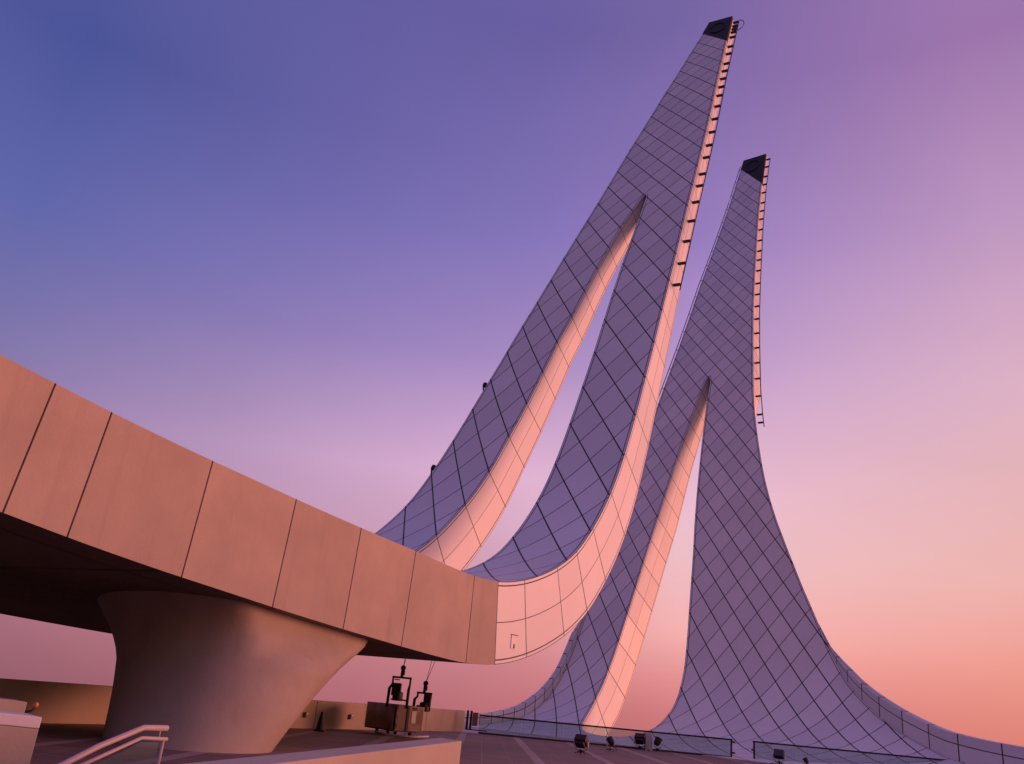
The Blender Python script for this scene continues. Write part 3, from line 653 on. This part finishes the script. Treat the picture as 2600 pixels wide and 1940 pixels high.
for x in (9.2, 9.46):
    mb = MB(); mb.box((x, 50.62, .03), (.16, .1, .06)); mb.build('foot', M['label'], o, .02)
# two small floodlights clamped to the left edge of the front minaret
for s_, lab in ((63.9, 'small black floodlight clamped to the left edge of the front minaret, the higher one'), (56.4, 'small black floodlight clamped to the left edge of the front minaret, the lower one')):
    w = wE1(s_); c = rb1.p(s_, w + .42, .3); o = empty('edge_floodlight', c, lab, 'floodlight', 'floodlights clamped to the minaret edge'); al, ac, fn = rb1.frame(s_)
    mb = MB(); mb.lathe([(.08, -.20), (.145, -.12), (.155, .10), (.10, .17)], c - ac * .06 + Z * .12, 14, (ac, fn, al)); mb.build('housing', M['black'], o)
    mb = MB(); mb.tube([c + ac * .06, c - ac * .25 + al * .15, rb1.p(s_ + .3, w - .05, .3)], .06, 6); mb.tube([c + ac * .06, c - ac * .1 - al * .45, rb1.p(s_ - .9, w - .02, .3)], .05, 6); mb.build('bracket', M['black'], o)

# foreground: low wall, stair walls, lamp, handrail
lw = MB(); a = [(-4.2, 1.6), (-.80, 20.11), (-.32, 19.50), (-3.78, 1.5)]
i = [lw.add((x, y, z), pan=.2) for z in (-.1, .9) for x, y in a]
for q in ((3, 2, 1, 0), (4, 5, 6, 7), (0, 1, 5, 4), (1, 2, 6, 5), (2, 3, 7, 6), (3, 0, 4, 7)): lw.quad(*[i[k] for k in q[::-1]])
o = lw.build('low_wall', M['white'], None, .015); tag(o, 'low rendered wall with a flat top running through the bottom of the frame', 'wall')
sw = empty('stair_wall', (-8, 14, 0), 'pale stair wall with a coping band at the bottom left corner', 'wall', 'stair walls')
def stair_wall(c, ang, L_, dpt, z0, z1, rise, m_):   # c: front corner at the right end; the top climbs by rise per metre to the left
    a = R(ang); dx = Vector((math.sin(a), math.cos(a), 0)); dy = Vector((-dx.y, dx.x, 0)); c = Vector((c[0], c[1], 0)); i = []
    for z in (0, 1):
        for p_, e in ((c - dx * L_, L_), (c, 0), (c + dy * dpt, 0), (c - dx * L_ + dy * dpt, L_)):
            i.append(m_.add(p_ + Vector((0, 0, (z1 if z else z0) + rise * e * (1 if (z or z0 > 0) else 0))), pan=.2))
    for q in ((3, 2, 1, 0), (4, 5, 6, 7), (0, 1, 5, 4), (1, 2, 6, 5), (2, 3, 7, 6), (3, 0, 4, 7)): m_.quad(*[i[k] for k in q])
    return m_
stair_wall((-6.12, 13.2), 48, 2.6, .7, -.1, .795, .05, MB()).build('wall_body', M['white'], sw, .008)
stair_wall((-6.115, 13.196), 48, 2.6, .71, .80, .95, .05, MB()).build('coping', M['hatch'], sw, .012)
sw2_ = empty('stair_wall', (-10, 17, 0), 'second pale stair wall just behind the coped one, with the orange lamp at its end', 'wall', 'stair walls')
stair_wall((-8.02, 16.6), 48, 3.0, .7, -.1, .97, .05, MB()).build('wall_body', M['white'], sw2_, .012)
o = empty('round_lamp', (-7.98, 16.7, .95), 'small orange ball lamp on the end of the rear stair wall', 'lamp')
mb = MB(); mb.lathe([(.01, -.05), (.035, -.04), (.05, 0), (.035, .04), (.01, .05)], (-7.93, 16.75, .93), 16); mb.build('globe', M['orange'], o)
mb = MB(); mb.tube([(-8.12, 16.72, .80), (-8.0, 16.75, .82), (-7.93, 16.75, .88)], .022, 8); mb.build('arm', M['dark'], o)
hr = empty('handrail', (-3.4, 10.1, 0), 'pale painted steel handrail bending down the stair at the bottom left', 'handrail')
mb = MB(); mb.tube([(-3.36, 10.18, 1.14), (-3.51, 9.9, 1.14), (-3.76, 9.46, .955), (-3.91, 9.18, .81), (-4.35, 8.35, .40)], .030, 12); mb.build('top_rail', M['rail'], hr)
mb = MB(); mb.tube([(-3.345, 10.2, 1.03), (-3.51, 9.9, 1.04), (-3.82, 9.34, .79), (-4.33, 8.38, .30)], .02, 10); mb.build('lower_rail', M['rail'], hr)
mb = MB(); mb.tube([(-3.37, 10.17, 1.02), (-3.37, 10.17, .0)], .017, 8); mb.build('post', M['rail'], hr)
mb = MB(); mb.tube([(-4.32, 8.4, .36), (-4.32, 8.4, .0)], .017, 8); mb.build('post', M['rail'], hr)
mb = MB(); mb.tube([(-3.40, 10.1, 1.13), (-3.40, 10.1, 1.04)], .009, 8); mb.build('bracket', M['rail'], hr)
mb = MB(); gl = [(-3.40, 10.12), (-3.51, 9.9), (-4.28, 8.46)]; zt_ = [1.0, 1.0, .32]
i = [mb.add((x, y, .05)) for x, y in gl] + [mb.add((x, y, z)) for (x, y), z in zip(gl, zt_)]
mb.quad(0, 1, 4, 3); mb.quad(1, 2, 5, 4)
gp = mb.build('glass_pane', M['glass'], hr); sm = gp.modifiers.new('thick', 'SOLIDIFY'); sm.thickness = .012
